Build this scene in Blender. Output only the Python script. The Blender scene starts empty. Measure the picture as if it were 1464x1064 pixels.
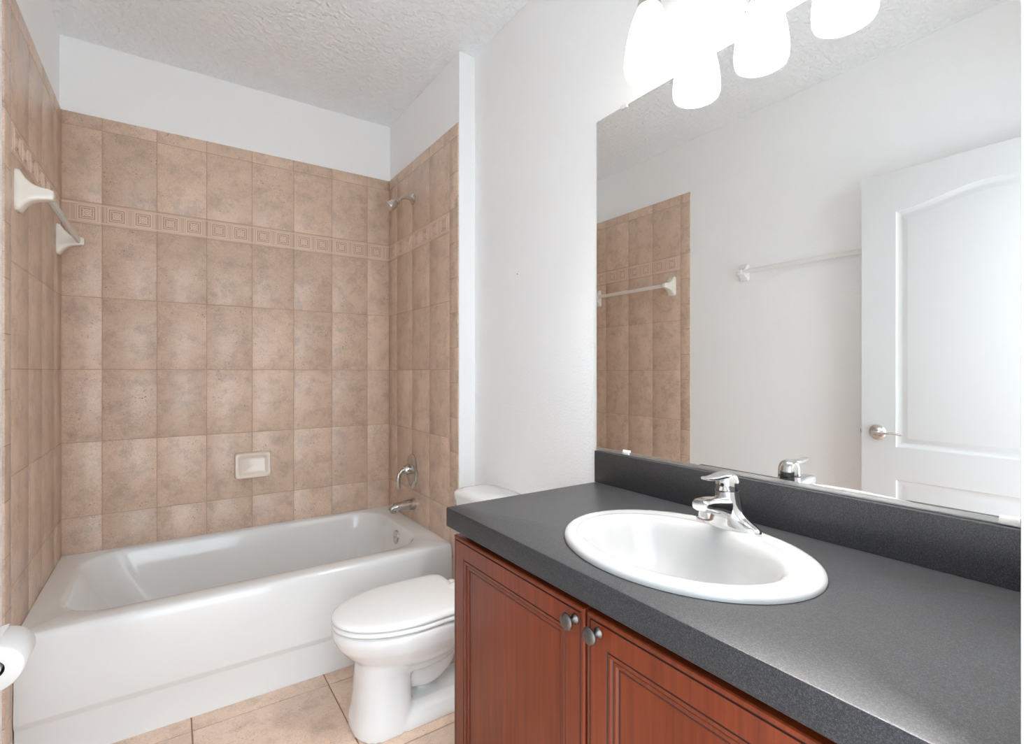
import bpy, bmesh, math, random
from mathutils import Vector, Matrix
random.seed(7)
S = bpy.context.scene
COL = S.collection
PI = math.pi

# ---------------------------------------------------------------- camera
H = 1.235           # eye height above the floor
F = .055            # the measures below count from .055 under the floor; everything is set down at the end
YAW = .5981
cam_d = bpy.data.cameras.new('camera')
cam = bpy.data.objects.new('camera', cam_d)
COL.objects.link(cam)
cam.location = (0, 0, H)
cam.rotation_euler = (PI / 2, 0, -YAW)
cam_d.sensor_width = 36
cam_d.lens = 719.5 / 1464 * 36
cam_d.shift_y = -1.5 / 1464
cam_d.clip_start = .01
S.camera = cam

# ---------------------------------------------------------------- world, exposure, lights
WORLD_STRENGTH = 2.4
SHADE_STRENGTH = 2.8
BULB_STRENGTH = 420.0
EXPOSURE = 1.1
w = bpy.data.worlds.new('hall_daylight')
S.world = w
w.use_nodes = True
bg = w.node_tree.nodes['Background']
bg.inputs[0].default_value = (.80, .91, 1, 1)
bg.inputs[1].default_value = WORLD_STRENGTH
S.view_settings.view_transform = 'Standard'
S.view_settings.look = 'None'
S.view_settings.exposure = EXPOSURE
S.view_settings.gamma = 1
S.view_settings.use_curve_mapping = False
S.cycles.max_bounces = 16
S.cycles.diffuse_bounces = 8
S.cycles.glossy_bounces = 8
S.cycles.transmission_bounces = 12
S.cycles.caustics_reflective = True
S.cycles.sample_clamp_indirect = 6

# ---------------------------------------------------------------- room measures
XL, XR, XW = -.3936, 1.1064, 1.1945      # left wall tile, alcove right tile, main right wall
D = 2.951                                 # back wall tile
YE_L, YE_R = 2.033, 2.067                 # where the tile ends on the side walls
ZT, ZC = 2.446, 2.776                     # top of tile, ceiling
ZR, YT = .472, 2.132                      # tub rim, tub front
YF = .11                                  # inside face of the front wall
XJ = 5.483 * YF                           # right jamb corner of the doorway
XD = -.255                                # face of the open door
T = .006                                  # tile thickness


# ---------------------------------------------------------------- helpers
def srgb(r, g, b):
    def f(c):
        c /= 255
        return c / 12.92 if c <= .04045 else ((c + .055) / 1.055) ** 2.4
    return (f(r), f(g), f(b), 1)


class NT:
    def __init__(self, name):
        self.m = bpy.data.materials.new(name)
        self.m.use_nodes = True
        self.t = self.m.node_tree
        self.b = self.t.nodes['Principled BSDF']

    def n(self, kind, **kw):
        nd = self.t.nodes.new(kind)
        for k, v in kw.items():
            if k.startswith('_'):
                setattr(nd, k[1:], v)
            else:
                nd.inputs[k.replace('__', ' ')].default_value = v
        return nd

    def l(self, a, b):
        self.t.links.new(a, b)

    def mix(self, fac, a, b, blend='MIX'):
        nd = self.t.nodes.new('ShaderNodeMix')
        nd.data_type = 'RGBA'
        nd.blend_type = blend
        for sock, v in ((nd.inputs[0], fac), (nd.inputs[6], a), (nd.inputs[7], b)):
            if hasattr(v, 'links'):
                self.l(v, sock)
            else:
                sock.default_value = v
        return nd.outputs[2]

    def ramp(self, fac, stops):
        nd = self.t.nodes.new('ShaderNodeValToRGB')
        e = nd.color_ramp.elements
        e[0].position, e[0].color = stops[0]
        e[1].position, e[1].color = stops[-1]
        for p, c in stops[1:-1]:
            x = e.new(p)
            x.color = c
        self.l(fac, nd.inputs[0])
        return nd.outputs[0]

    def bump(self, height, strength, dist):
        nd = self.n('ShaderNodeBump', Strength=strength, Distance=dist)
        self.l(height, nd.inputs['Height'])
        self.l(nd.outputs[0], self.b.inputs['Normal'])


def plain(name, col, rough=.5, metal=0., spec=.5, coat=0.):
    k = NT(name)
    k.b.inputs['Base Color'].default_value = col
    k.b.inputs['Roughness'].default_value = rough
    k.b.inputs['Metallic'].default_value = metal
    k.b.inputs['Specular IOR Level'].default_value = spec
    k.b.inputs['Coat Weight'].default_value = coat
    k.b.inputs['Coat Roughness'].default_value = .05
    return k


def paint(name, col, scale, strength, dist, rough=.6):
    k = plain(name, col, rough, spec=.35)
    co = k.n('ShaderNodeTexCoord')
    nz = k.n('ShaderNodeTexNoise', Scale=scale, Detail=3., Roughness=.55)
    k.l(co.outputs['Object'], nz.inputs['Vector'])
    h = k.ramp(nz.outputs[0], [(.42, (0, 0, 0, 1)), (.62, (1, 1, 1, 1))])
    k.bump(h, strength, dist)
    return k.m


def tile_mat(name, base, warm, dark, pit, rough=.32):
    """mottled ceramic tile; every tile starts its pattern somewhere else"""
    k = plain(name, base, rough)
    co = k.n('ShaderNodeTexCoord')
    at = k.n('ShaderNodeAttribute', _attribute_name='tile_id')
    mul = k.n('ShaderNodeVectorMath', _operation='SCALE')
    mul.inputs['Scale'].default_value = 37.
    k.l(at.outputs['Color'], mul.inputs[0])
    add = k.n('ShaderNodeVectorMath', _operation='ADD')
    k.l(co.outputs['Object'], add.inputs[0])
    k.l(mul.outputs[0], add.inputs[1])

    def noise(scale, detail, rough_, dist=0.):
        nz = k.n('ShaderNodeTexNoise', Scale=scale, Detail=detail, Roughness=rough_, Distortion=dist)
        k.l(add.outputs[0], nz.inputs['Vector'])
        return nz.outputs[0]
    c = k.mix(k.ramp(noise(7, 6, .66, .2), [(.36, (0, 0, 0, 1)), (.66, (1, 1, 1, 1))]), base, warm)
    c = k.mix(k.ramp(noise(13, 8, .74, .25), [(.47, (0, 0, 0, 1)), (.68, (.95, .95, .95, 1))]), c, dark)
    spots = k.ramp(noise(120, 3, .65), [(.60, (0, 0, 0, 1)), (.69, (1, 1, 1, 1))])
    where = k.ramp(noise(11, 3, .6), [(.46, (0, 0, 0, 1)), (.63, (.9, .9, .9, 1))])
    sp = k.mix(1., spots, where, 'MULTIPLY')
    c = k.mix(sp, c, pit)
    fine = k.ramp(noise(260, 2, .5), [(.3, (.86, .86, .86, 1)), (.7, (1.09, 1.09, 1.09, 1))])
    c = k.mix(1., c, fine, 'MULTIPLY')
    sep = k.n('ShaderNodeSeparateColor')
    k.l(at.outputs['Color'], sep.inputs[0])
    tone = k.ramp(sep.outputs[0], [(0., (.93, .92, .91, 1)), (1., (1.06, 1.05, 1.04, 1))])
    c = k.mix(1., c, tone, 'MULTIPLY')
    k.l(c, k.b.inputs['Base Color'])
    inv = k.n('ShaderNodeMath', _operation='MULTIPLY')
    k.l(sp, inv.inputs[0])
    inv.inputs[1].default_value = -1
    k.bump(inv.outputs[0], .25, .001)
    return k.m


def wood_mat(name):
    k = plain(name, srgb(120, 62, 42), .36, coat=.1, spec=.4)
    co = k.n('ShaderNodeTexCoord')
    mp = k.n('ShaderNodeMapping')
    mp.inputs['Scale'].default_value = (60, 60, 2.2)
    k.l(co.outputs['Object'], mp.inputs[0])
    nz = k.n('ShaderNodeTexNoise', Scale=1.6, Detail=6., Roughness=.6, Distortion=.4)
    k.l(mp.outputs[0], nz.inputs['Vector'])
    mp2 = k.n('ShaderNodeMapping')
    mp2.inputs['Scale'].default_value = (9, 9, 1.3)
    k.l(co.outputs['Object'], mp2.inputs[0])
    n2 = k.n('ShaderNodeTexNoise', Scale=1., Detail=3., Roughness=.5)
    k.l(mp2.outputs[0], n2.inputs['Vector'])
    a = k.ramp(nz.outputs[0], [(.3, srgb(101, 39, 14)), (.7, srgb(124, 53, 23))])
    b = k.ramp(n2.outputs[0], [(.3, (.84, .82, .80, 1)), (.7, (1.12, 1.10, 1.08, 1))])
    k.l(k.mix(1., a, b, 'MULTIPLY'), k.b.inputs['Base Color'])
    k.bump(nz.outputs[0], .06, .001)
    return k.m


def laminate_mat(name):
    k = plain(name, srgb(84, 83, 83), .38, spec=.4)
    co = k.n('ShaderNodeTexCoord')
    nz = k.n('ShaderNodeTexNoise', Scale=420., Detail=2., Roughness=.6)
    k.l(co.outputs['Object'], nz.inputs['Vector'])
    n2 = k.n('ShaderNodeTexNoise', Scale=900., Detail=1., Roughness=.5)
    k.l(co.outputs['Object'], n2.inputs['Vector'])
    c = k.ramp(nz.outputs[0], [(.32, srgb(37, 37, 39)), (.5, srgb(49, 49, 51)), (.7, srgb(70, 70, 72))])
    f = k.ramp(n2.outputs[0], [(.62, (0, 0, 0, 1)), (.72, (.6, .6, .6, 1))])
    k.l(k.mix(f, c, srgb(122, 118, 116)), k.b.inputs['Base Color'])
    k.bump(nz.outputs[0], .12, .0004)
    return k.m


def emit_mat(name, col, strength, base=(.9, .9, .88, 1)):
    k = plain(name, base, .35)
    k.b.inputs['Emission Color'].default_value = col
    k.b.inputs['Emission Strength'].default_value = strength
    return k.m


def acrylic_mat(name):
    k = plain(name, (.95, .94, .92, 1), .3)
    k.b.inputs['Transmission Weight'].default_value = .6
    k.b.inputs['IOR'].default_value = 1.12
    return k.m


M = dict(
    wall=paint('white_wall_paint', (.915, .92, .92, 1), 140, .22, .002),
    ceiling=paint('textured_ceiling_paint', (.93, .96, .98, 1), 48, .75, .006),
    trim=plain('white_trim_paint', (.66, .662, .66, 1), .38).m,
    tile=tile_mat('beige_wall_tile', srgb(212, 186, 165), srgb(222, 197, 177), srgb(184, 163, 147), srgb(120, 99, 85)),
    accent=plain('listello_tile', srgb(208, 182, 163), .4).m,
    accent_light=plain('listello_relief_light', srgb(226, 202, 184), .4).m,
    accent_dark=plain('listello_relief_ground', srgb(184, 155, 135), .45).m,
    grout=plain('wall_grout', srgb(190, 160, 138), .8).m,
    floor=tile_mat('beige_floor_tile', srgb(232, 204, 182), srgb(240, 214, 194), srgb(208, 181, 160), srgb(170, 142, 120), .34),
    floor_grout=plain('floor_grout', srgb(165, 132, 108), .85).m,
    porcelain=plain('white_porcelain', (.84, .838, .83, 1), .10, coat=.4).m,
    enamel=plain('white_tub_enamel', (.82, .822, .815, 1), .13, coat=.3).m,
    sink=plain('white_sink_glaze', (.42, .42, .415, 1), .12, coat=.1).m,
    plastic=plain('white_plastic', (.88, .885, .88, 1), .22).m,
    cream=plain('cream_ceramic', srgb(232, 226, 216), .14, coat=.3).m,
    soap=plain('almond_ceramic', srgb(228, 214, 200), .18, coat=.3).m,
    paper=plain('tissue_paper', (.90, .90, .89, 1), .9, spec=.1).m,
    card=plain('roll_core', srgb(110, 96, 84), .9).m,
    chrome=plain('chrome', (.72, .715, .715, 1), .07, 1.).m,
    satin=plain('satin_chrome', (.58, .555, .53, 1), .13, 1.).m,
    nickel=plain('brushed_nickel', (.62, .59, .55, 1), .26, 1.).m,
    pewter=plain('pewter_knob', (.17, .158, .15, 1), .34, 1.).m,
    brass=plain('strike_brass', srgb(132, 104, 78), .4, 1.).m,
    dark=plain('dark_hole', (.02, .02, .02, 1), .6).m,
    rubber=plain('black_ring', (.03, .03, .03, 1), .5).m,
    mirror=plain('mirror_silver', (.93, .94, .935, 1), 0., 1.).m,
    alu=plain('aluminium_channel', (.75, .74, .72, 1), .3, 1.).m,
    clip=plain('clear_clip', (.82, .80, .78, 1), .2).m,
    wood=wood_mat('cherry_stained_wood'),
    glaze=plain('dark_glaze_in_grooves', srgb(58, 22, 14), .5).m,
    laminate=laminate_mat('charcoal_laminate'),
    shade=emit_mat('frosted_shade_glass', (1, .97, .93, 1), SHADE_STRENGTH, (.5, .49, .48, 1)),
    bulb=emit_mat('lamp_bulb', (1, .98, .96, 1), BULB_STRENGTH),
    acrylic=acrylic_mat('clear_acrylic'),
    shadow_box=plain('cabinet_inside', srgb(62, 32, 22), .7).m,
)
# the frosted glass glows most around its bulb and stays milky at its edges
_k = M['shade'].node_tree
_b = _k.nodes['Principled BSDF']
_tc = _k.nodes.new('ShaderNodeTexCoord')
_sx = _k.nodes.new('ShaderNodeSeparateXYZ')
_rp = _k.nodes.new('ShaderNodeValToRGB')
_mu = _k.nodes.new('ShaderNodeMath'); _mu.operation = 'MULTIPLY'; _mu.inputs[1].default_value = SHADE_STRENGTH
_e = _rp.color_ramp.elements
_e[0].position, _e[0].color = 0., (.34, .34, .34, 1)
_e[1].position, _e[1].color = 1., (.16, .16, .16, 1)
_x = _e.new(.18); _x.color = (.38, .38, .38, 1)
_x = _e.new(.45); _x.color = (1, 1, 1, 1)
_x = _e.new(.72); _x.color = (.5, .5, .5, 1)
_k.links.new(_tc.outputs['Generated'], _sx.inputs[0])
_k.links.new(_sx.outputs['Z'], _rp.inputs[0])
_k.links.new(_rp.outputs[0], _mu.inputs[0])
_k.links.new(_mu.outputs[0], _b.inputs['Emission Strength'])


def world_loc(o):
    v = Vector((0, 0, 0))
    while o:
        v += o.location
        o = o.parent
    return v


def link(name, bm, mats, parent=None, smooth=True, angle=35, base=False):
    """one mesh object from a bmesh in world coordinates"""
    bmesh.ops.recalc_face_normals(bm, faces=bm.faces)
    if parent is not None:
        off = world_loc(parent)
    elif base:
        xs = [v.co.x for v in bm.verts]; ys = [v.co.y for v in bm.verts]; zs = [v.co.z for v in bm.verts]
        off = Vector(((min(xs) + max(xs)) / 2, (min(ys) + max(ys)) / 2, min(zs)))
    else:
        off = Vector((0, 0, 0))
    bmesh.ops.translate(bm, verts=bm.verts, vec=-off)
    me = bpy.data.meshes.new(name)
    bm.to_mesh(me)
    bm.free()
    if not isinstance(mats, (list, tuple)):
        mats = [mats]
    for m in mats:
        me.materials.append(m)
    if smooth:
        me.polygons.foreach_set('use_smooth', [True] * len(me.polygons))
        me.set_sharp_from_angle(angle=math.radians(angle))
    o = bpy.data.objects.new(name, me)
    COL.objects.link(o)
    if parent is not None:
        o.parent = parent
    else:
        o.location = off
    return o


def thing(name, loc, label, cat, group=None):
    o = bpy.data.objects.new(name, None)
    o.empty_display_size = .05
    COL.objects.link(o)
    o.location = loc
    o['label'] = label
    o['category'] = cat
    if group:
        o['group'] = group
    return o


def structure(o):
    o['kind'] = 'structure'
    return o


def new():
    return bmesh.new()


def box(bm, x0, x1, y0, y1, z0, z1, bev=0., seg=2, mat=0):
    r = bmesh.ops.create_cube(bm, size=1)
    vs = r['verts']
    for v in vs:
        v.co = Vector(((x0 + x1) / 2 + v.co.x * (x1 - x0), (y0 + y1) / 2 + v.co.y * (y1 - y0), (z0 + z1) / 2 + v.co.z * (z1 - z0)))
    fs = {f for v in vs for f in v.link_faces}
    for f in fs:
        f.material_index = mat
    if bev:
        es = {e for v in vs for e in v.link_edges}
        r2 = bmesh.ops.bevel(bm, geom=list(es), offset=bev, segments=seg, profile=.5, affect='EDGES', clamp_overlap=True)
        for f in r2['faces']:
            f.material_index = mat


def loft(bm, rings, cap0=True, cap1=True, closed=True, mat=0, mats=None):
    """rings: lists of points, all of one length"""
    R = [[bm.verts.new(p) for p in r] for r in rings]
    n = len(R[0])
    for i in range(len(R) - 1):
        a, b = R[i], R[i + 1]
        for j in range(n if closed else n - 1):
            k = (j + 1) % n
            f = bm.faces.new((a[j], a[k], b[k], b[j]))
            f.material_index = mats[i] if mats else mat
    if cap0:
        f = bm.faces.new(R[0]); f.material_index = mats[0] if mats else mat
    if cap1:
        f = bm.faces.new(R[-1]); f.material_index = mats[-1] if mats else mat
    return R


def frame_of(t):
    t = t.normalized()
    up = Vector((0, 0, 1)) if abs(t.z) < .9 else Vector((0, 1, 0))
    a = t.cross(up).normalized()
    return a, a.cross(t).normalized()


def tube(bm, pts, radii, n=16, caps=True, flat=1., mat=0):
    """swept tube; radii a number or one per point; flat squashes the second axis"""
    pts = [Vector(p) for p in pts]
    if not isinstance(radii, (list, tuple)):
        radii = [radii] * len(pts)
    rings = []
    for i, p in enumerate(pts):
        t = pts[min(i + 1, len(pts) - 1)] - pts[max(i - 1, 0)]
        a, b = frame_of(t)
        rings.append([p + a * math.cos(q) * radii[i] + b * math.sin(q) * radii[i] * flat for q in [2 * PI * j / n for j in range(n)]])
    loft(bm, rings, caps, caps, mat=mat)


def bez(p, n=14):
    """Catmull-Rom through points"""
    p = [Vector(q) for q in p]
    p = [2 * p[0] - p[1]] + p + [2 * p[-1] - p[-2]]
    out = []
    for i in range(1, len(p) - 2):
        for j in range(n):
            t = j / n
            a, b, c, d = p[i - 1:i + 3]
            out.append(.5 * ((2 * b) + (c - a) * t + (2 * a - 5 * b + 4 * c - d) * t * t + (-a + 3 * b - 3 * c + d) * t ** 3))
    out.append(p[-2])
    return out


def lathe(bm, prof, c, axis=(0, 0, 1), n=32, cap0=True, cap1=True, mat=0, mats=None):
    """prof: (radius, height) along axis from c"""
    ax = Vector(axis).normalized()
    a, b = frame_of(ax)
    c = Vector(c)
    rings = [[c + ax * h + (a * math.cos(2 * PI * j / n) + b * math.sin(2 * PI * j / n)) * max(r, 1e-5) for j in range(n)] for r, h in prof]
    loft(bm, rings, cap0, cap1, mat=mat, mats=mats)


def ell(cx, cy, a, b, z, n=64, p=2.):
    """superellipse ring, a along x, b along y"""
    out = []
    for j in range(n):
        t = 2 * PI * j / n
        ct, st = math.cos(t), math.sin(t)
        out.append(Vector((cx + a * math.copysign(abs(ct) ** (2 / p), ct), cy + b * math.copysign(abs(st) ** (2 / p), st), z)))
    return out


def rrect(x0, x1, y0, y1, r, n=8):
    """rounded rectangle as 2D points, always 4*(n+1) of them"""
    out = []
    for cx, cy, a0 in ((x1 - r, y0 + r, -PI / 2), (x1 - r, y1 - r, 0), (x0 + r, y1 - r, PI / 2), (x0 + r, y0 + r, PI)):
        for j in range(n + 1):
            t = a0 + PI / 2 * j / n
            out.append((cx + r * math.cos(t), cy + r * math.sin(t)))
    return out


# ================================================================ SHELL
ZTOP = ZC + .1
bm = new(); box(bm, XL - .15, XW + .15, -1.3, D + .15, F - .12, F - .004)
floor = structure(link('floor', bm, M['floor_grout'], smooth=False))


def tile_layer(bm):
    return bm.loops.layers.color.new('tile_id')


def paint_faces(bm, layer, faces, mat):
    c = (random.random(), random.random(), random.random(), 1)
    for f in faces:
        f.material_index = mat
        for l in f.loops:
            l[layer] = c


def slab(bm, layer, plane, a0, a1, b0, b1, base, face, gap=.0012, mat=0):
    """one pillowed tile; plane in 'x','y','z' = its normal axis, a/b the other two in order"""
    a0 += gap; a1 -= gap; b0 += gap; b1 -= gap
    if a1 - a0 < .004 or b1 - b0 < .004:
        return
    e = min(.0016, (a1 - a0) / 3, (b1 - b0) / 3)
    d = (face - base)
    rings = []
    for ins, h in ((0, base), (0, base + d * .6), (e * .35, base + d * .9), (e, face)):
        q = []
        for u, v in ((a0 + ins, b0 + ins), (a1 - ins, b0 + ins), (a1 - ins, b1 - ins), (a0 + ins, b1 - ins)):
            q.append({'x': (h, u, v), 'y': (u, h, v), 'z': (u, v, h)}[plane])
        rings.append(q)
    R = loft(bm, rings, False, True)
    fs = {f for r in R for v in r for f in v.link_faces}
    paint_faces(bm, layer, fs, mat)


# floor tiles
bm = new(); lay = tile_layer(bm)
P, PY = .4545, .466
xs = sorted({XL, XW, *[.065 + P * k for k in range(-1, 4) if XL < .065 + P * k < XW]})
ys = sorted({-1.3, 2.16, *[2.044 - PY * k for k in range(0, 8) if -1.3 < 2.044 - PY * k]})
for i in range(len(xs) - 1):
    for j in range(len(ys) - 1):
        slab(bm, lay, 'z', xs[i], xs[i + 1], ys[j], ys[j + 1], F - .006, F, .0022)
link('tile_field', bm, M['floor'], floor)

bm = new(); box(bm, XL - .15, XW + .15, YF - .115, D + .15, ZC, ZTOP)
structure(link('ceiling', bm, M['ceiling'], smooth=False))

bm = new(); box(bm, XL - .15, XW + .15, D + T, D + .15, F, ZC)
wall_back = structure(link('wall_back', bm, M['wall'], smooth=False))
bm = new(); box(bm, XL - .15, XL - T, YF - .115, D + T, F, ZC)
wall_left = structure(link('wall_left', bm, M['wall'], smooth=False))
bm = new()
box(bm, XW, XW + .15, YF - .115, D + T, F, ZC)
box(bm, XR + T, XW + .02, YE_R, D + T, F, ZC, .003)
wall_right = structure(link('wall_right', bm, M['wall'], smooth=False))
# front wall with the doorway the camera stands in
OPEN_L = XD - .045
ZHEAD = 2.185
bm = new()
box(bm, XL - T, OPEN_L - .018, YF - .115, YF, F, ZC)
box(bm, XJ + .018, XW, YF - .115, YF, F, ZC)
box(bm, OPEN_L - .018, XJ + .018, YF - .115, YF, ZHEAD + .018, ZC)
structure(link('wall_front', bm, M['wall'], smooth=False))
bm = new()
box(bm, OPEN_L - .018, OPEN_L, YF - .118, YF + .001, F, ZHEAD, .001)
box(bm, XJ, XJ + .018, YF - .118, YF + .001, F, ZHEAD, .001)
box(bm, OPEN_L - .018, XJ + .018, YF - .118, YF + .001, ZHEAD, ZHEAD + .018, .001)
jamb = structure(link('trim_1', bm, M['trim'], smooth=False))
bm = new(); box(bm, XJ - .0012, XJ, YF - .034, YF - .003, .945, 1.0, .0005)
link('strike_plate', bm, M['brass'], jamb)
bm = new(); box(bm, XL - T, XL + .007, YF + .02, YE_L - .01, F, F + .085, .003)
structure(link('baseboard_left', bm, M['trim'], smooth=False))
bm = new(); box(bm, XW - .013, XW, 1.245, YE_R, F, F + .085, .003)
structure(link('baseboard_right', bm, M['trim'], smooth=False))

# ---------------------------------------------------------------- wall tile
Z_TRIM, Z_A1, Z_A0 = 2.386, 2.053, 1.953
ROWS = [.30, .635, .970, 1.296, 1.624, Z_A0]
TRIM_PIECE = .152


def rosette(bm, lay, P2, ca, cb, s):
    """a carved square: raised frame, ring and petals. P2(a,b,h) gives a point at height h over the tile"""
    def ring(outer, inner, h, mat):
        c = [((-1, -1), (1, -1)), ((1, -1), (1, 1)), ((1, 1), (-1, 1)), ((-1, 1), (-1, -1))]
        for p, q in c:
            rr = []
            pts = [(p, outer), (q, outer), (q, inner), (p, inner)]
            for hh in (0, h):
                rr.append([P2(ca + k[0] * o, cb + k[1] * o, hh) for k, o in pts])
            R = loft(bm, rr)
            paint_faces(bm, lay, {f for r in R for v in r for f in v.link_faces}, mat)
    R = loft(bm, [[P2(ca + i * s, cb + j * s, .0002) for i, j in ((-1, -1), (1, -1), (1, 1), (-1, 1))]], True, False)
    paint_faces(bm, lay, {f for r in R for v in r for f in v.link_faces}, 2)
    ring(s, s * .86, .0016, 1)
    ring(s * .72, s * .62, .0014, 1)
    # flower: ring and four petals
    for rad, wd in ((.40, .09), (.16, .10)):
        n = 14
        rr = []
        for q, hh in ((rad - wd, .0003), (rad, .0017), (rad + wd, .0003)):
            rr.append([P2(ca + s * q * math.cos(2 * PI * j / n), cb + s * q * math.sin(2 * PI * j / n), hh) for j in range(n)])
        R = loft(bm, rr, False, False)
        paint_faces(bm, lay, {f for r in R for v in r for f in v.link_faces}, 1)
    for k in range(4):
        a = PI / 4 + k * PI / 2
        ux, uy = math.cos(a), math.sin(a)
        rr = []
        for q, wd, hh in ((.42, .02, .0004), (.55, .11, .0016), (.72, .02, .0004)):
            rr.append([P2(ca + s * (ux * q - uy * wd), cb + s * (uy * q + ux * wd), hh), P2(ca + s * ux * q, cb + s * uy * q, hh + .0006), P2(ca + s * (ux * q + uy * wd), cb + s * (uy * q - ux * wd), hh)])
        R = loft(bm, rr, True, True)
        paint_faces(bm, lay, {f for r in R for v in r for f in v.link_faces}, 1)


def tiled_wall(wall, plane, face, out, cols, trim_edge=None, z_end=None):
    """cols: grout positions along the wall in order; trim_edge: (end, line) of the bullnose column"""
    bm = new(); lay = tile_layer(bm)
    base = face - out * T

    def panel(a0, a1, b0, b1, mat=0, gap=.0012):
        slab(bm, lay, plane, a0, a1, b0, b1, base, face, gap, mat)

    def P2(a, b, h):
        h = face + out * h
        return (h, a, b) if plane == 'x' else (a, h, b)
    for i in range(len(cols) - 1):
        a0, a1 = cols[i], cols[i + 1]
        for j in range(len(ROWS) - 1):
            panel(a0, a1, ROWS[j], ROWS[j + 1])
        panel(a0, a1, Z_A1, Z_TRIM)
        panel(a0, a1, Z_TRIM, ZT)
        # listello: two carved squares per tile, rails above and below
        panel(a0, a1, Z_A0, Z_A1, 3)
    period = abs(cols[2] - cols[1])
    lo, hi = min(cols), max(cols)
    k0 = cols[1]
    cb = (Z_A0 + Z_A1) / 2
    for k in range(-2, 16):
        for off in (.26, .74):
            ca = k0 + (k + off) * period
            s = .034
            if ca - s > lo + .002 and ca + s < hi - .002:
                rosette(bm, lay, P2, ca, cb, s)
        for ce in (0., .5):
            ca = k0 + (k + ce) * period
            for d in ((-.009, .009) if ce == .5 else (-.010, .010)):
                x0, x1 = ca + d - .0013, ca + d + .0013
                if x0 > lo + .002 and x1 < hi - .002:
                    R = loft(bm, [[P2(x0, cb - .033, h), P2(x1, cb - .033, h), P2(x1, cb + .033, h), P2(x0, cb + .033, h)] for h in (0, .0014)])
                    paint_faces(bm, lay, {f for r in R for v in r for f in v.link_faces}, 1)
    for zc in (cb - .039, cb + .039):
        R = loft(bm, [[P2(lo + .002, zc - .0022, h), P2(hi - .002, zc - .0022, h), P2(hi - .002, zc + .0022, h), P2(lo + .002, zc + .0022, h)] for h in (0, .0016)])
        paint_faces(bm, lay, {f for r in R for v in r for f in v.link_faces}, 1)
    if trim_edge:
        e, l = trim_edge
        z = ZT - .062
        panel(min(e, l), max(e, l), z, ZT)
        while z > F + .001:
            z2 = max(z - TRIM_PIECE * 1.08, F)
            panel(min(e, l), max(e, l), z2, z)
            z = z2
        # tile foot between the trim and the tub front
        for j in range(2):
            panel(l, YT - .006, (F, .17)[j], (.17, .30)[j])
    # grout bed, just behind the tile faces
    a0, a1 = (lo, hi) if not trim_edge else (min(lo, *trim_edge), max(hi, *trim_edge))
    zb = .30
    gb = face - out * .0012
    q = []
    R = loft(bm, [[(h, a0 + .002, zb) if plane == 'x' else (a0 - .003, h, zb), (h, a1 + .0015, zb) if plane == 'x' else (a1 + .003, h, zb),
                   (h, a1 + .0015, ZT - .002) if plane == 'x' else (a1 + .003, h, ZT - .002), (h, a0 + .002, ZT - .002) if plane == 'x' else (a0 - .003, h, ZT - .002)] for h in (base, gb)])
    paint_faces(bm, lay, {f for r in R for v in r for f in v.link_faces}, 4)
    if trim_edge:
        R = loft(bm, [[(h, trim_edge[0] + .002, F), (h, YT - .008, F), (h, YT - .008, zb), (h, trim_edge[0] + .002, zb)] for h in (base, gb)])
        paint_faces(bm, lay, {f for r in R for v in r for f in v.link_faces}, 4)
    return link('tile_panel', bm, [M['tile'], M['accent_light'], M['accent_dark'], M['accent'], M['grout']], wall, angle=50)


bx = [-.2525 + .2042 * k for k in range(7)]
tiled_wall(wall_back, 'y', D, -1, [XL + .0005, *bx, XR - .0005])
tiled_wall(wall_left, 'x', XL, 1, [2.106, 2.336, 2.558, 2.786, D - .001], (YE_L, 2.106))
tiled_wall(wall_right, 'x', XR, -1, [2.154, 2.378, 2.602, 2.822, D - .001], (YE_R + .004, 2.154))

# ================================================================ BATHTUB
tub = thing('bathtub', ((XL + XR) / 2, (YT + D) / 2, 0), 'long white alcove bathtub with smooth apron between the tiled walls', 'bathtub')
bm = new()
NR = 10


def tub_ring(l, r, f, b, z, rad):
    return [Vector((x, y, z)) for x, y in rrect(XL + l, XR - r, YT + f, D - b, rad, NR)]


e = .0015
rings = [tub_ring(e, e, -.007, e, F, .0005), tub_ring(e, e, -.003, e, .180, .0005), tub_ring(e, e, -.004, e, .185, .0005), tub_ring(e, e, -.014, e, .203, .0005), tub_ring(e, e, -.0155, e, .210, .0005),
         tub_ring(e, e, -.004, e, .44, .0005), tub_ring(e, e, -.001, e, .456, .001), tub_ring(e, e, .004, e, .466, .002),
         tub_ring(e, e, .013, e, ZR, .003),
         tub_ring(.070, .088, .085, .036, ZR - .001, .17), tub_ring(.078, .094, .091, .040, ZR - .004, .168),
         tub_ring(.087, .100, .098, .045, ZR - .012, .165), tub_ring(.097, .105, .104, .050, ZR - .028, .162),
         tub_ring(.125, .113, .112, .060, ZR - .09, .16), tub_ring(.18, .125, .124, .076, ZR - .18, .15),
         tub_ring(.24, .145, .14, .095, ZR - .27, .14), tub_ring(.28, .165, .16, .115, ZR - .305, .12),
         tub_ring(.34, .23, .22, .18, ZR - .322, .09)]
loft(bm, rings, True, True)
link('tub_shell', bm, M['enamel'], tub, angle=40)
ox = XR - .104
bm = new()
ax = (-1, 0, .14)
oc = Vector((ox - .006, 2.555, .408))
lathe(bm, [(.036, -.006), (.036, .002), (.033, .006), (.02, .0085), (.0, .009)], oc, ax, 28)
ov = link('overflow_plate', bm, M['satin'], tub)
bm = new(); lathe(bm, [(.005, .0085), (.005, .0105), (0, .0108)], oc, ax, 12)
link('screw', bm, M['nickel'], ov)
bm = new(); lathe(bm, [(.035, .1515), (.033, .1545), (.02, .155), (.0, .155)], (.72, 2.55, 0), n=24)
link('drain', bm, M['chrome'], tub)

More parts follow.
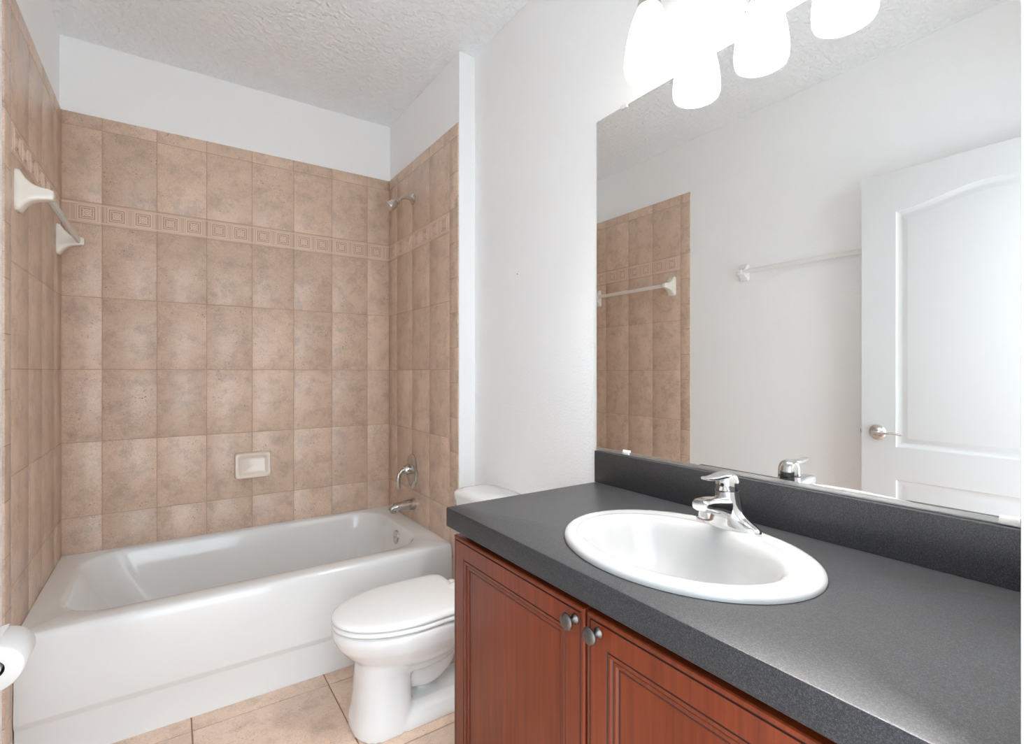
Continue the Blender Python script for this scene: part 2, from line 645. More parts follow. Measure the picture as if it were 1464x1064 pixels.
# ================================================================ SHOWER FITTINGS
sh = thing('wall_shower', (XR, 2.584, 2.231), 'brushed nickel shower head on a short bent arm', 'shower head')
bm = new(); lathe(bm, [(.030, 0), (.030, .004), (.024, .010), (.013, .014)], (XR, 2.584, 2.231), (-1, 0, 0), 28)
link('flange', bm, M['nickel'], sh)
bm = new(); tube(bm, bez([(XR - .004, 2.584, 2.231), (XR - .045, 2.584, 2.232), (XR - .07, 2.584, 2.222), (XR - .088, 2.584, 2.200)]), .0095, 16)
link('shower_arm', bm, M['nickel'], sh)
bm = new()
ha = Vector((-.105, 0, -.075)).normalized()
hp = Vector((XR - .084, 2.584, 2.204))
lathe(bm, [(.011, 0), (.014, .004), (.014, .016), (.018, .020), (.0235, .028), (.026, .045), (.027, .066), (.0255, .069)], hp, ha, 28)
hd = link('head', bm, M['nickel'], sh)
bm = new(); lathe(bm, [(.0255, .0685), (.023, .0665), (0, .066)], hp, ha, 24, cap0=False)
link('spray_face', bm, M['alu'], hd)

vy, vz = 2.593, .742
va = thing('shower_valve', (XR, vy, vz), 'chrome shower valve with oval plate and downturned lever', 'shower valve')
bm = new()


def lens(a, b, x, n=48):
    out = []
    for j in range(n):
        t = 2 * PI * j / n
        u, v = math.cos(t), math.sin(t)
        out.append(Vector((x, vy + a * u * (1 - .10 * abs(v) ** 3), vz + b * v)))
    return out


loft(bm, [lens(.072, .094, XR), lens(.072, .094, XR - .004), lens(.066, .088, XR - .009), lens(.045, .062, XR - .013), lens(.028, .03, XR - .015)])
link('escutcheon', bm, M['satin'], va)
bm = new(); lathe(bm, [(.030, .010), (.029, .03), (.026, .048), (.018, .058), (.0, .061)], (XR, vy, vz + .008), (-1, 0, 0), 28)
hb = link('hub', bm, M['satin'], va)
bm = new()
tube(bm, bez([(XR - .045, vy, vz + .012), (XR - .068, vy, vz + .004), (XR - .082, vy, vz - .03), (XR - .080, vy, vz - .085)]), [.015 - .006 * i / 42 for i in range(43)], 16, flat=.75)
link('lever', bm, M['satin'], va)

sp = thing('tub_spout', (XR, 2.575, .56), 'chrome tub spout with diverter knob above the tub rim', 'tub spout')
bm = new()
sy = 2.575
rr = []
for x, z, ry, rz in ((XR, .564, .031, .031), (XR - .012, .564, .031, .031), (XR - .05, .563, .028, .027), (XR - .09, .562, .026, .022), (XR - .122, .559, .025, .018), (XR - .136, .555, .022, .015), (XR - .142, .550, .014, .010)):
    rr.append([Vector((x, sy + ry * math.cos(t), z + rz * math.sin(t))) for t in [2 * PI * j / 28 for j in range(28)]])
loft(bm, rr)
lathe(bm, [(.019, -.008), (.018, .02), (.016, .026), (0, .024)], (XR - .119, sy, .557), (-.1, 0, -1), 20)
link('spout_body', bm, M['satin'], sp)
bm = new(); lathe(bm, [(.005, 0), (.005, .006), (.0065, .008), (.0065, .011), (.0, .013)], (XR - .121, sy, .573), n=16)
link('diverter_knob', bm, M['satin'], sp)

# ================================================================ SOAP DISH
bm = new()
sx0, sx1, sz0, sz1 = .277, .447, .733, .866
rings = []
for ins, h, r in ((0, 0, .014), (0, .012, .014), (.002, .024, .016), (.005, .029, .018), (.012, .030, .016), (.018, .0285, .014), (.026, .023, .012), (.034, .021, .010)):
    # a deeper lip at the bottom
    rings.append([Vector((x, D - h - (.014 if z < (sz0 + sz1) / 2 and h > .02 else 0), z)) for x, z in rrect(sx0 + ins, sx1 - ins, sz0 + ins, sz1 - ins, r, 6)])
loft(bm, rings)
o = link('soap_dish', bm, M['soap'], base=True)
o['label'] = 'almond ceramic soap dish on the back tile wall above the tub'
o['category'] = 'soap dish'


# ================================================================ TOWEL BARS
def towel_bar(y0, y1, z, wall, proj, base_h, base_w, label, mat):
    t = thing('towel_bar', (wall, (y0 + y1) / 2, z), label, 'towel bar')
    for y, sgn in ((y0, 1), (y1, -1)):
        bm = new()
        rr = []
        for k, (f, hu, hd, wd) in enumerate(((0, .5, .5, .5), (.06, .5, .5, .5), (.12, .485, .485, .48), (.25, .33, .33, .40), (.42, .21, .22, .33), (.62, .15, .165, .29), (.85, .135, .135, .27), (.97, .115, .12, .25), (1., .08, .09, .2))):
            hh, ww = base_h, base_w
            rr.append([Vector((wall + proj * f, y + (p - .5) * 2 * wd * ww / 1., z + (q - .5) * 2 * (hu if q > .5 else hd) * hh)) for p, q in
                       [(a, b) for a, b in rrect(0, 1, 0, 1, .16, 4)]])
        loft(bm, rr)
        link('post', bm, mat, t, angle=50)
    bm = new()
    xb = wall + proj * .80
    box(bm, xb - .006, xb + .006, y0 + base_w * .1, y1 - base_w * .1, z - .0115, z + .0115, .002)
    link('bar', bm, M['acrylic'], t)
    return t


towel_bar(2.172, 2.868, 1.853, XL, .088, .128, .064, 'cream towel bar on the tiled wall above the bathtub', M['cream'])
towel_bar(.985, 1.664, 1.862, XL - T, .058, .10, .060, 'white towel bar on the painted wall, seen in the mirror beside the door', M['plastic'])

# ================================================================ TOILET PAPER
TX, TZ, TR = -.319, .634, .051
TY0, TY1 = 1.548, 1.662
th = thing('toilet_paper_holder', (XL - T, (TY0 + TY1) / 2, TZ), 'white toilet paper holder on the left wall behind the roll', 'toilet paper holder')
for y in (TY0 - .024, TY1 + .022):
    bm = new()
    rr = []
    for f, hh, ww in ((0, .036, .022), (.08, .036, .022), (.2, .028, .018), (.5, .019, .012), (.9, .017, .010), (1.08, .015, .009), (1.13, .008, .006)):
        rr.append([Vector((XL - T + (TX - XL + T) * f, y + (p - .5) * 2 * ww, TZ + (q - .5) * 2 * hh)) for p, q in rrect(0, 1, 0, 1, .2, 4)])
    loft(bm, rr)
    link('post', bm, M['cream'], th, angle=50)
bm = new(); lathe(bm, [(.006, 0), (.006, .012), (.0135, .014), (.0135, TY1 - TY0 + .018), (.006, TY1 - TY0 + .02), (.006, TY1 - TY0 + .03)], (TX, TY0 - .016, TZ), (0, 1, 0), 20)
link('roller', bm, M['plastic'], th)
roll = thing('toilet_paper_roll', (TX, (TY0 + TY1) / 2, TZ - TR), 'white toilet paper roll with torn end hanging on the left wall holder', 'toilet paper')
bm = new()
n = 48
prof = [(.0195, TY0 + .0), (TR - .003, TY0 - .001), (TR, TY0 + .003), (TR + .0005, (TY0 + TY1) / 2), (TR, TY1 - .003), (TR - .003, TY1), (.0195, TY1)]
rings = []
for r, y in prof:
    rings.append([Vector((TX + (r + (.0012 * math.sin(3 * t + 1) if r > .03 else 0)) * math.cos(t), y, TZ + (r + (.0012 * math.sin(2 * t) if r > .03 else 0)) * math.sin(t))) for t in [2 * PI * j / n for j in range(n)]])
rings.append(rings[0])
R = [[bm.verts.new(p) for p in r] for r in rings[:-1]]
for i in range(len(R)):
    a, b = R[i], R[(i + 1) % len(R)]
    for j in range(n):
        k = (j + 1) % n
        bm.faces.new((a[j], a[k], b[k], b[j]))
link('paper', bm, M['paper'], roll, angle=60)
bm = new()
rr = []
for r, y in ((.0195, TY0 + .001), (.0185, TY0 + .001), (.0185, TY1 - .001), (.0195, TY1 - .001)):
    rr.append([Vector((TX + r * math.cos(t), y, TZ + r * math.sin(t))) for t in [2 * PI * j / 28 for j in range(28)]])
loft(bm, rr, False, False)
link('core', bm, M['card'], roll)
bm = new()  # loose torn sheet over the top
ang = [PI * (.72 - .02 * i) for i in range(14)]
cols = 17
rows = []
for i, a in enumerate(ang):
    row = []
    for j in range(cols):
        y = TY0 + .001 + (TY1 - TY0 - .002) * j / (cols - 1)
        lift = .0015 + (.0012 + .0016 * abs(math.sin(j * 1.9)) + .0015 * (j % 3 == 0)) * max(0, (i - 9) / 4)
        r = TR + lift
        row.append(Vector((TX + r * math.cos(a), y, TZ + r * math.sin(a))))
    rows.append(row)
V = [[bm.verts.new(p) for p in r] for r in rows]
V2 = [[bm.verts.new(p + Vector((0, 0, .0009))) for p in r] for r in rows]
for G in (V, V2):
    for i in range(len(G) - 1):
        for j in range(cols - 1):
            bm.faces.new((G[i][j], G[i][j + 1], G[i + 1][j + 1], G[i + 1][j]))
for j in range(cols - 1):
    for i in (0, len(V) - 1):
        bm.faces.new((V[i][j], V[i][j + 1], V2[i][j + 1], V2[i][j]))
link('loose_sheet', bm, M['paper'], roll, angle=60)

# ================================================================ TOILET
TC = 1.735
toilet = thing('toilet', (.84, TC, F), 'white two piece toilet with closed lid between tub and vanity', 'toilet')


def egg(xf, xb, hw, z, n=72, yc=TC, back=.75, sq=0):
    """egg outline: long oval nose at xf, blunt back at xb"""
    xm = xf + (xb - xf) * .56
    out = []
    for j in range(n):
        t = 2 * PI * j / n
        c_, s_ = math.cos(t), math.sin(t)
        if c_ < 0:
            x = xm + (xm - xf) * -abs(c_) ** (2 / 2.0)
            y = hw * math.copysign(abs(s_) ** (2 / 2.1), s_)
        else:
            q = sq or 2.1
            x = xm + (xb - xm) * abs(c_) ** (2 / (sq or 3.6))
            y = hw * math.copysign(abs(s_) ** (2 / q), s_) * (1 - (1 - back) * ((x - xm) / (xb - xm)) ** 1.6)
        out.append(Vector((x, yc + y, z)))
    return out


ZB = .415
bm = new()
# upper bowl
loft(bm, [egg(.575, .90, .085, .235), egg(.556, .92, .108, .268), egg(.530, .94, .134, .292), egg(.497, .955, .158, .322), egg(.468, .96, .174, .356), egg(.455, .96, .180, .388),
          egg(.454, .96, .180, ZB - .010), egg(.457, .955, .177, ZB - .002), egg(.466, .95, .168, ZB)])
# front column
loft(bm, [ell(.620, TC, .108, .118, F, 40, 2.5), ell(.620, TC, .107, .117, F + .03, 40, 2.5), ell(.622, TC, .100, .110, F + .07, 40, 2.5), ell(.624, TC, .096, .105, F + .12, 40, 2.5), ell(.628, TC, .094, .104, F + .19, 40, 2.4), ell(.638, TC, .100, .110, .27, 40, 2.3), ell(.65, TC, .105, .113, .31, 40, 2.2)])
# foot running back to the wall
loft(bm, [ell(.82, TC, .21, .118, F, 40, 5), ell(.82, TC, .21, .116, F + .025, 40, 5), ell(.82, TC, .205, .098, F + .05, 40, 5), ell(.82, TC, .19, .068, F + .066, 40, 4)])
# trapway
tube(bm, bez([(.68, TC, .23), (.77, TC, .185), (.84, TC, .21), (.89, TC, .30), (.95, TC, .25), (.99, TC, .11)]), .056, 24)
tube(bm, bez([(.74, TC, .28), (.88, TC, .37), (.98, TC, .385)]), [.065 + .001 * i for i in range(29)], 24)
# shelf under the tank
loft(bm, [[Vector((x, y, z)) for x, y in rrect(.92, 1.175, TC - hw, TC + hw, .04, 5)] for z, hw in ((.32, .12), (.36, .15), (.398, .17), (.408, .17))])
bowl = link('bowl', bm, M['porcelain'], toilet)
rm = bowl.modifiers.new('one_casting', 'REMESH')
rm.mode = 'VOXEL'
rm.voxel_size = .006
rm.use_smooth_shade = True
sm = bowl.modifiers.new('soften', 'SMOOTH')
sm.factor = .6
sm.iterations = 6


def lid_ring(ins, z, xb=.926):
    pts = egg(.453 + ins, xb - ins, .178 - ins, z, back=.93, sq=9.)
    return pts


bm = new()
loft(bm, [lid_ring(.032, ZB - .001), lid_ring(.030, ZB + .0055), lid_ring(.003, ZB + .0062), lid_ring(.0005, ZB + .008), lid_ring(0, ZB + .011), lid_ring(.001, ZB + .017), lid_ring(.007, ZB + .020)])
link('seat', bm, M['plastic'], toilet, angle=60)
bm = new()
loft(bm, [lid_ring(.032, ZB + .019), lid_ring(.026, ZB + .0245), lid_ring(.003, ZB + .025), lid_ring(.0005, ZB + .027), lid_ring(0, ZB + .031), lid_ring(.002, ZB + .036), lid_ring(.010, ZB + .0405), lid_ring(.03, ZB + .043), lid_ring(.09, ZB + .045)])
lid = link('lid', bm, M['plastic'], toilet, angle=60)
for s in (-1, 1):
    bm = new(); box(bm, .930, .955, TC + s * .075 - .018, TC + s * .075 + .018, ZB, ZB + .034, .008, 3)
    link('hinge', bm, M['plastic'], toilet)
bm = new()
loft(bm, [[Vector((x, y, z)) for x, y in rrect(1.018 - d, XW - .006, TC - .197 - d, TC + .197 + d, .05, 6)] for z, d in ((.404, -.012), (.42, -.004), (.55, .004), (.735, .010), (.744, .010))])
link('tank', bm, M['porcelain'], toilet, angle=50)
bm = new()
loft(bm, [[Vector((x, y, z)) for x, y in rrect(1.0 - d, XW - .004, TC - .211 - d, TC + .211 + d, .06, 8)] for z, d in ((.744, -.008), (.748, 0), (.767, .003), (.777, -.001), (.783, -.010), (.785, -.03))])
link('tank_lid', bm, M['porcelain'], toilet, angle=50)
bm = new()
lathe(bm, [(.013, 0), (.013, .006), (.009, .010)], (1.010, TC + .165, .712), (-1, 0, 0), 20)
fl = link('flush_mount', bm, M['chrome'], toilet)
bm = new()
tube(bm, bez([(1.003, TC + .165, .712), (.986, TC + .165, .713), (.982, TC + .137, .710), (.984, TC + .09, .705)]), [.007 + .004 * (i / 42) for i in range(43)], 14, flat=.6)
link('flush_lever', bm, M['chrome'], fl)

# ================================================================ VANITY
XF = .642                # door faces
VY0, VY1 = YF + .004, 1.225
ZCT, ZCB = .920, .8666
cab = thing('vanity_cabinet', ((XF + XW) / 2, (VY0 + VY1) / 2, F), 'cherry brown vanity cabinet with two panelled doors under the dark countertop', 'cabinet')
bm = new()
XB = XF + .021
box(bm, XB + .018, XW - .001, VY1 - .016, VY1, F, ZCB, .001)
box(bm, XB + .018, XW - .001, VY0, VY0 + .016, F, ZCB, .001)
box(bm, XB + .075, XW - .001, VY0 + .016, VY1 - .016, .16, .176)
box(bm, XB + .07, XB + .086, VY0 + .016, VY1 - .016, F, .16)
box(bm, XW - .008, XW - .001, VY0 + .016, VY1 - .016, .176, ZCB)
link('body', bm, M['wood'], cab, smooth=False)
bm = new()
box(bm, XB, XB + .018, VY0, VY0 + .04, .16, ZCB - .05, .001)
box(bm, XB, XB + .018, VY1 - .04, VY1, .16, ZCB - .05, .001)
box(bm, XB + .03, XB + .048, .66, .74, .16, ZCB - .001, .001)
box(bm, XB + .045, XB + .063, VY0 + .017, VY1 - .017, ZCB - .04, ZCB, .001)
box(bm, XB, XB + .018, VY0 + .04, VY1 - .04, .16, .20, .001)
link('face_frame', bm, M['wood'], cab, smooth=False)


def cab_door(y0, y1, z0, z1, knob_y, knob_z):
    bm = new()
    prof = [(0, -.0195, 0), (0, -.004, 0), (.0016, -.0012, 0), (.0045, 0, 0), (.0080, 0, 1), (.0092, -.0022, 1), (.0108, -.0022, 1), (.0120, 0, 0),
            (.0515, 0, 1), (.0528, -.0022, 1), (.0542, -.0022, 1), (.0555, -.0008, 0), (.0605, -.0008, 0), (.0635, -.0030, 1), (.0650, -.0045, 1), (.0665, -.0045, 0),
            (.0715, -.0035, 0), (.0745, -.0065, 1), (.0765, -.0075, 1), (.0785, -.0075, 0), (.082, -.0072, 0)]
    rings = []
    for ins, h, m_ in prof:
        rings.append([Vector((XF - h, y, z)) for y, z in ((y0 + ins, z0 + ins), (y1 - ins, z0 + ins), (y1 - ins, z1 - ins), (y0 + ins, z1 - ins))])
    loft(bm, rings, True, True, mats=[p[2] for p in prof])
    d = link('door', bm, [M['wood'], M['glaze']], cab, angle=25)
    bm = new()
    lathe(bm, [(.0105, 0), (.0105, .0015), (.0085, .004), (.0058, .008), (.0052, .013), (.0075, .017), (.0150, .0195), (.0165, .0215), (.0162, .0235), (.0135, .0265), (.008, .0285), (0, .029)], (XF, knob_y, knob_z), (-1, 0, 0), 32)
    link('knob', bm, M['pewter'], d, angle=30)


ZD0, ZD1 = .18, .8438
cab_door(.7035, VY1 - .001, ZD0, ZD1, .728, .816)
cab_door(VY0 + .01, .6965, ZD0, ZD1, .665, .816)

# countertop with the sink cut-out
CX0, CX1, CY0, CY1 = .625, XW - .001, YF + .001, 1.2348
SXC, SYC, SA, SB = .880, .670, .2150, .270      # sink: half width along x, along y
top = thing('countertop', ((CX0 + CX1) / 2, (CY0 + CY1) / 2, ZCB), 'charcoal speckled laminate countertop with backsplash on the vanity', 'countertop')
bm = new()
n = 96
hole = [(SXC + (SA - .018) * math.cos(2 * PI * j / n), SYC + (SB - .018) * math.sin(2 * PI * j / n)) for j in range(n)]


def to_rect(x, y, ins):
    dx, dy = x - SXC, y - SYC
    k = 1e9
    if dx > 1e-9: k = min(k, (CX1 - ins - SXC) / dx)
    if dx < -1e-9: k = min(k, (CX0 + ins - SXC) / dx)
    if dy > 1e-9: k = min(k, (CY1 - ins - SYC) / dy)
    if dy < -1e-9: k = min(k, (CY0 + ins - SYC) / dy)
    return (SXC + dx * k, SYC + dy * k)


dirs = list(hole)
ca = [(CX0, CY0), (CX0, CY1), (CX1, CY0), (CX1, CY1)]
angs = sorted([2 * PI * j / n for j in range(n)] + [])
# replace the nearest directions by the exact corners
pts = []
for j in range(n):
    t = 2 * PI * j / n
    pts.append((math.cos(t) * (SA - .018), math.sin(t) * (SB - .018)))
for cxx, cyy in ca:
    a = math.atan2((cyy - SYC) / (SB - .018), (cxx - SXC) / (SA - .018)) % (2 * PI)
    j = round(a / (2 * PI) * n) % n
    pts[j] = (math.cos(a) * (SA - .018), math.sin(a) * (SB - .018))
hole = [(SXC + x, SYC + y) for x, y in pts]
rd = .004
rings = []
rings.append([Vector((x, y, ZCB)) for x, y in hole])
rings.append([Vector((*to_rect(x, y, .002), ZCB)) for x, y in hole])
rings.append([Vector((*to_rect(x, y, 0), ZCB + .002)) for x, y in hole])
rings.append([Vector((*to_rect(x, y, 0), ZCT - rd)) for x, y in hole])
rings.append([Vector((*to_rect(x, y, rd * .3), ZCT - rd * .3)) for x, y in hole])
rings.append([Vector((*to_rect(x, y, rd), ZCT)) for x, y in hole])
rings.append([Vector((x, y, ZCT)) for x, y in hole])
R = loft(bm, rings, False, False)
for j in range(n):
    k = (j + 1) % n
    bm.faces.new((R[-1][j], R[-1][k], R[0][k], R[0][j]))
link('slab', bm, M['laminate'], top, angle=40)
ZBS = 1.024
bm = new(); box(bm, XW - .0205, XW - .001, CY0, CY1, ZCT, ZBS, .0015)
link('backsplash', bm, M['laminate'], top)

# ================================================================ SINK
sink = thing('sink', (SXC, SYC, ZCT), 'white oval drop-in sink in the charcoal countertop', 'sink')
bm = new()
n = 96


def srg(a, b, z, f=0.):
    """f blends from the outer outline centre to the bowl centre"""
    cx_ = SXC + (-.020) * f
    return ell(cx_, SYC - .002 * f, a, b, z, n)


Z0 = ZCT
bowl_r = [srg(SA - .024, SB - .024, Z0 - .02), srg(SA - .022, SB - .022, Z0 - .0005), srg(SA, SB, Z0 + .0006), srg(SA + .0005, SB + .0005, Z0 + .005), srg(SA - .002, SB - .002, Z0 + .010), srg(SA - .008, SB - .008, Z0 + .0135),
          srg(SA - .016, SB - .016, Z0 + .0145), srg(.186, .240, Z0 + .0138, .5), srg(.176, .231, Z0 + .0145, .85), srg(.170, .226, Z0 + .0165, 1), srg(.165, .222, Z0 + .0165, 1),
          srg(.158, .215, Z0 + .0125, 1), srg(.151, .208, Z0 + .003, 1), srg(.144, .200, Z0 - .014, 1), srg(.134, .186, Z0 - .05, 1), srg(.118, .160, Z0 - .09, 1), srg(.092, .122, Z0 - .122, 1),
          srg(.055, .072, Z0 - .140, 1), srg(.024, .024, Z0 - .146, 1), srg(.020, .020, Z0 - .152, 1)]
loft(bm, bowl_r, False, True)
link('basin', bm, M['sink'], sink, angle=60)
bm = new(); lathe(bm, [(.0235, -.1455), (.0215, -.1435), (.017, -.1445), (.012, -.1425), (0, -.141)], (SXC - .02, SYC - .002, Z0), n=24)
link('drain', bm, M['chrome'], sink)

# ================================================================ FAUCET
FX, FY, FZ = 1.052, .672, Z0 + .0142
fc = thing('sink_faucet', (FX, FY, FZ), 'chrome single lever faucet on the back ledge of the sink', 'faucet')
bm = new()
rr = []
for z, a, b in ((0, .027, .079), (.004, .0275, .0795), (.009, .027, .078), (.015, .0262, .070), (.021, .0258, .058), (.028, .0255, .046), (.036, .0252, .037), (.048, .0255, .031), (.062, .0255, .0285), (.074, .0258, .0268), (.085, .0258, .0258)):
    rr.append(ell(FX, FY, a, b, FZ + z, 40, 2.2))
loft(bm, rr)
link('body', bm, M['chrome'], fc, angle=60)
bm = new()
rr = []
for x, z, hw, hh in ((FX - .003, .044, .025, .028), (FX - .03, .051, .0235, .023), (FX - .055, .058, .0215, .0185), (FX - .08, .0625, .0205, .0155), (FX - .098, .0640, .020, .0135), (FX - .103, .0640, .018, .011)):
    rr.append([Vector((x, FY + (p - .5) * 2 * hw, FZ + z + (q - .5) * 2 * hh)) for p, q in rrect(0, 1, 0, 1, .34, 6)])
loft(bm, rr)
spo = link('spout', bm, M['chrome'], fc, angle=60)
bm = new(); lathe(bm, [(.0125, 0), (.0125, .014), (.011, .017), (.008, .0155), (0, .0155)], (FX - .085, FY, FZ + .052), (-.08, 0, -1), 24)
link('aerator', bm, M['chrome'], spo)
bm = new(); lathe(bm, [(.0262, .0835), (.0262, .0862)], (FX, FY, FZ), n=36)
link('ring', bm, M['rubber'], fc)
bm = new()
hz = FZ + .086
rr = []
for z, a, dx in ((0, .0258, 0), (.010, .0262, 0), (.021, .0257, -.001), (.031, .0225, -.002), (.037, .017, -.003), (.0405, .008, -.004), (.0415, .001, -.004)):
    rr.append(ell(FX + dx, FY, a, a, hz + z, 36))
loft(bm, rr)
rr = []
for x, z, hw, hh in ((FX + .008, .033, .013, .004), (FX - .012, .034, .0175, .007), (FX - .034, .0335, .0160, .0065), (FX - .053, .0322, .0135, .0055), (FX - .070, .0325, .0115, .0048), (FX - .083, .0345, .0100, .0045), (FX - .088, .0355, .007, .003)):
    rr.append([Vector((x, FY + (p - .5) * 2 * hw, hz + z + (q - .5) * 2 * hh)) for p, q in rrect(0, 1, 0, 1, .36, 5)])
loft(bm, rr)
hn = link('handle', bm, M['chrome'], fc, angle=50)
bm = new(); lathe(bm, [(.0042, 0), (.0042, .0008), (0, .001)], (FX - .0258, FY - .004, hz + .014), (-1, 0, .05), 14)
link('set_screw_hole', bm, M['dark'], hn)

# ================================================================ MIRROR
MY0, MY1, MZ0, MZ1 = YF + .022, 1.239, 1.0315, 2.127
mir = thing('wall_mirror', (XW, (MY0 + MY1) / 2, MZ0), 'large frameless wall mirror above the vanity backsplash', 'mirror')
XM = XW - .0055
bm = new(); box(bm, XM, XW - .0008, MY0, MY1, MZ0, MZ1)
for f in bm.faces:
    f.material_index = 0 if f.calc_center_median().x < XM + 1e-5 else 1
link('glass', bm, [M['mirror'], M['alu']], mir, smooth=False)
bm = new()
box(bm, XM - .0022, XW - .0008, MY0, MY1, MZ0 - .004, MZ0)
box(bm, XM - .0022, XM - .0008, MY0, MY1, MZ0, MZ0 + .0035)
link('bottom_channel', bm, M['alu'], mir, smooth=False)
for y, z, s in ((1.105, MZ0, 1), (.232, MZ0, 1), (1.115, MZ1, -1)):
    bm = new()
    z0, z1 = (z - .005, z + .009) if s > 0 else (z - .008, z + .004)
    box(bm, XM - .0045, XM - .0005, y - .013, y + .013, z0, z1, .001)
    link('clip', bm, M['clip'], mir)

# ================================================================ VANITY LIGHT
LX = 1.085
LYS = [.926, .728, .530, .332]
LC = .629
lamp = thing('vanity_light', (XW, LC, 2.20), 'nickel vanity light with glowing white glass shades above the mirror', 'wall lamp')
bm = new()
loft(bm, [[Vector((XW - h, LC + y, 2.235 + z)) for y, z in [((.085 - i) * math.cos(2 * PI * j / 40), (.060 - i) * math.sin(2 * PI * j / 40)) for j in range(40)]] for h, i in ((0, 0), (.008, 0), (.016, .008), (.020, .022), (.021, .04))])
link('wall_plate', bm, M['nickel'], lamp)
for y in LYS:
    s = 1 if y > LC else -1
    bm = new()
    d = abs(y - LC)
    pts = [(XW - .016, LC + s * .03, 2.215), (XW - .04, LC + s * .05, 2.175), (XW - .045, LC + s * (d * .45 + .02), 2.165), (XW - .05, LC + s * (d - .03), 2.235), (XW - .065, LC + s * d, 2.325), (LX + .005, y, 2.345), (LX, y, 2.312)]
    if d > .2:
        pts = [(XW - .016, LC + s * .05, 2.24), (XW - .035, LC + s * .10, 2.285), (XW - .045, LC + s * .17, 2.335), (XW - .05, LC + s * (d - .05), 2.335), (XW - .06, LC + s * (d - .01), 2.345), (LX + .01, y, 2.35), (LX, y, 2.312)]
    tube(bm, bez(pts, 10), .0062, 12)
    link('arm', bm, M['nickel'], lamp)
    bm = new(); lathe(bm, [(.010, .05), (.014, .046), (.024, .030), (.031, .008), (.032, -.006), (.030, -.006)], (LX, y, 2.288), n=28, cap1=False)
    link('socket_cup', bm, M['nickel'], lamp)
    bm = new()
    prof = [(.027, 2.292), (.034, 2.278), (.044, 2.252), (.054, 2.220), (.0615, 2.185), (.0660, 2.150), (.0672, 2.128), (.0660, 2.110), (.0620, 2.1005), (.0575, 2.0985)]
    inner = [(.0560, 2.101), (.0600, 2.112), (.0610, 2.130), (.0600, 2.150), (.0555, 2.185), (.048, 2.220), (.038, 2.252), (.028, 2.278), (.022, 2.288)]
    lathe(bm, [(r, z) for r, z in prof + inner], (LX, y, 0), n=40, cap0=False, cap1=False)
    link('glass_shade', bm, M['shade'], lamp, angle=60)
    bm = new(); lathe(bm, [(.013, 2.285), (.013, 2.262), (.020, 2.245), (.029, 2.215), (.030, 2.195), (.024, 2.172), (.012, 2.160), (0, 2.158)], (LX, y, 0), n=24)
    link('bulb', bm, M['bulb'], lamp)

# ================================================================ DOOR (standing open along the left wall)
YL1 = 1.008                # latch edge
YL0 = YF + .003            # hinge edge
TD = .035
ZD_0, ZD_1 = F + .012, 2.167
door = thing('door_1', (XD - TD / 2, YL0, ZD_0), 'white arched two panel door standing open beside the left wall', 'door')
structure(door)


def offset_poly(P_, d):
    out = []
    n_ = len(P_)
    for i in range(n_):
        a, b, c_ = Vector(P_[i - 1]), Vector(P_[i]), Vector(P_[(i + 1) % n_])
        e1 = (b - a).normalized(); e2 = (c_ - b).normalized()
        n1 = Vector((-e1.y, e1.x)); n2 = Vector((-e2.y, e2.x))
        k = (n1 + n2)
        k = k / max(k.dot(n1), .3)
        out.append(tuple(b + k * d))
    return out


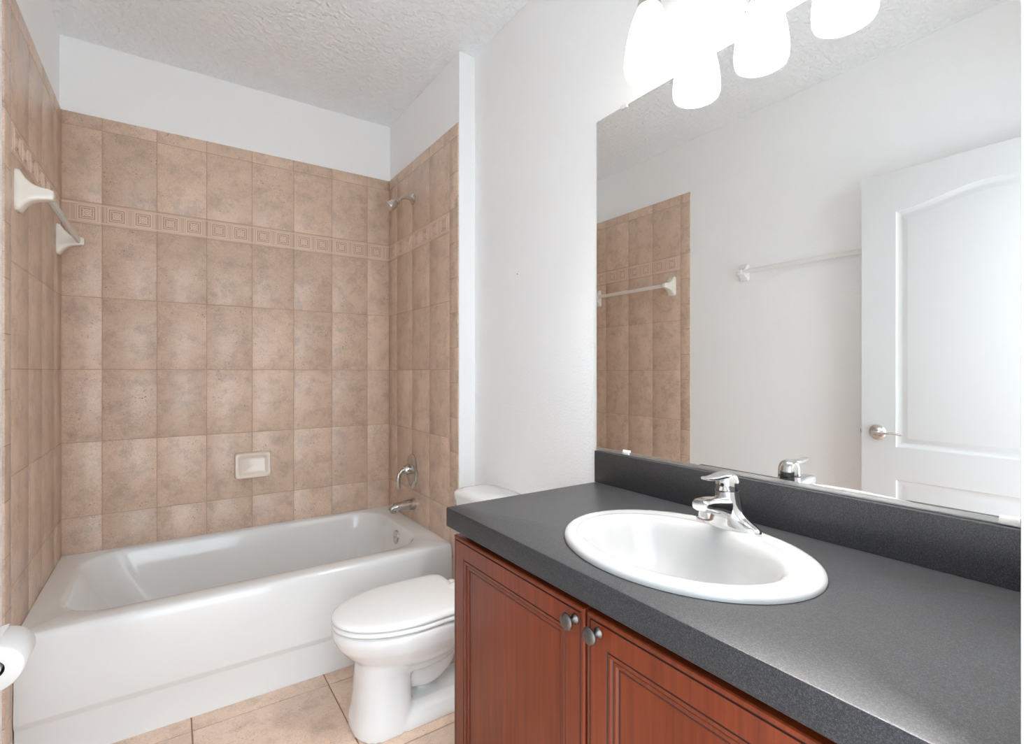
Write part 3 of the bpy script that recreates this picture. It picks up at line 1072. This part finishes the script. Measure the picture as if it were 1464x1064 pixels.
yc = (YL0 + YL1) / 2
PY0, PY1 = YL0 + .132, YL1 - .132
arch = []
NA = 28
for i in range(NA + 1):
    t = i / NA
    y = PY1 + (PY0 - PY1) * t
    u = abs(2 * t - 1)               # 1 at ends, 0 in the middle
    z = 1.990 + .052 * (.5 + .5 * math.cos(PI * min(1, u * 1.0)))
    arch.append((y, z))
top_panel = [(PY0, .955), (PY1, .955)] + arch
low_panel = [(PY0, .24), (PY1, .24), (PY1, .814), (PY0, .814)]
bm = new()
for face, sg in ((XD, 1), (XD - TD, -1)):
    outer = [(YL0, ZD_0), (YL1, ZD_0), (YL1, ZD_1), (YL0, ZD_1)]
    loops = []
    edges = []
    for poly in (outer, top_panel, low_panel):
        vs = [bm.verts.new((face, y, z)) for y, z in poly]
        loops.append(vs)
        for i in range(len(vs)):
            edges.append(bm.edges.new((vs[i], vs[(i + 1) % len(vs)])))
    bmesh.ops.triangle_fill(bm, use_beauty=True, use_dissolve=False, edges=edges)
    for vs, poly in ((loops[1], top_panel), (loops[2], low_panel)):
        prev = vs
        for d, h in ((.004, -.004), (.012, -.0075), (.020, -.0085), (.024, -.0080), (.040, -.0030), (.044, -.0025)):
            cur = [bm.verts.new((face + sg * h, y, z)) for y, z in offset_poly(poly, d)]
            for i in range(len(cur)):
                k = (i + 1) % len(cur)
                bm.faces.new((prev[i], prev[k], cur[k], cur[i]))
            prev = cur
        bm.faces.new(prev)
    if sg == 1:
        o1 = loops[0]
    else:
        o2 = loops[0]
for i in range(4):
    k = (i + 1) % 4
    bm.faces.new((o1[i], o1[k], o2[k], o2[i]))
link('leaf', bm, M['trim'], door, angle=20)
LZ, LYH = 1.015, .944
for face, sg in ((XD, 1), (XD - TD, -1)):
    bm = new(); lathe(bm, [(.034, 0), (.034, .004), (.030, .009), (.020, .013), (.013, .017), (.012, .036), (.0, .037)], (face, LYH, LZ), (sg, 0, 0), 32)
    h_ = link('handle', bm, M['nickel'], door)
    bm = new()
    tube(bm, bez([(face + sg * .022, LYH + .004, LZ + .004), (face + sg * .040, LYH, LZ + .002), (face + sg * .046, LYH - .03, LZ - .002), (face + sg * .043, LYH - .065, LZ + .004), (face + sg * .036, LYH - .10, LZ - .003)]), [.012, *[.0105 - .005 * (i / 56) for i in range(56)]], 14, flat=.7)
    link('lever', bm, M['nickel'], h_)
bm = new(); box(bm, XD - TD * .82, XD - TD * .18, YL1, YL1 + .0012, LZ - .028, LZ + .028, .0004)
box(bm, XD - TD * .66, XD - TD * .34, YL1, YL1 + .010, LZ - .010, LZ + .010, .002)
link('latch', bm, M['nickel'], door)
for z in (.25, 1.09, 1.92):
    bm = new(); lathe(bm, [(.0055, -.045), (.0055, .045)], (XD + .004, YL0 + .003, z), n=14)
    link('hinge', bm, M['nickel'], door)

# ================================================================ NAIL
bm = new(); lathe(bm, [(.0018, 0), (.0018, .003), (0, .0032)], (XW, 1.712, 1.692), (-1, 0, 0), 12)
o = link('nail', bm, M['pewter'], base=True)
o['label'] = 'tiny dark nail in the white wall left of the mirror'
o['category'] = 'nail'

# ---------------------------------------------------------------- set the whole place down on z = 0
for o in S.objects:
    if o.parent is None and o is not cam:
        o.location.z -= F
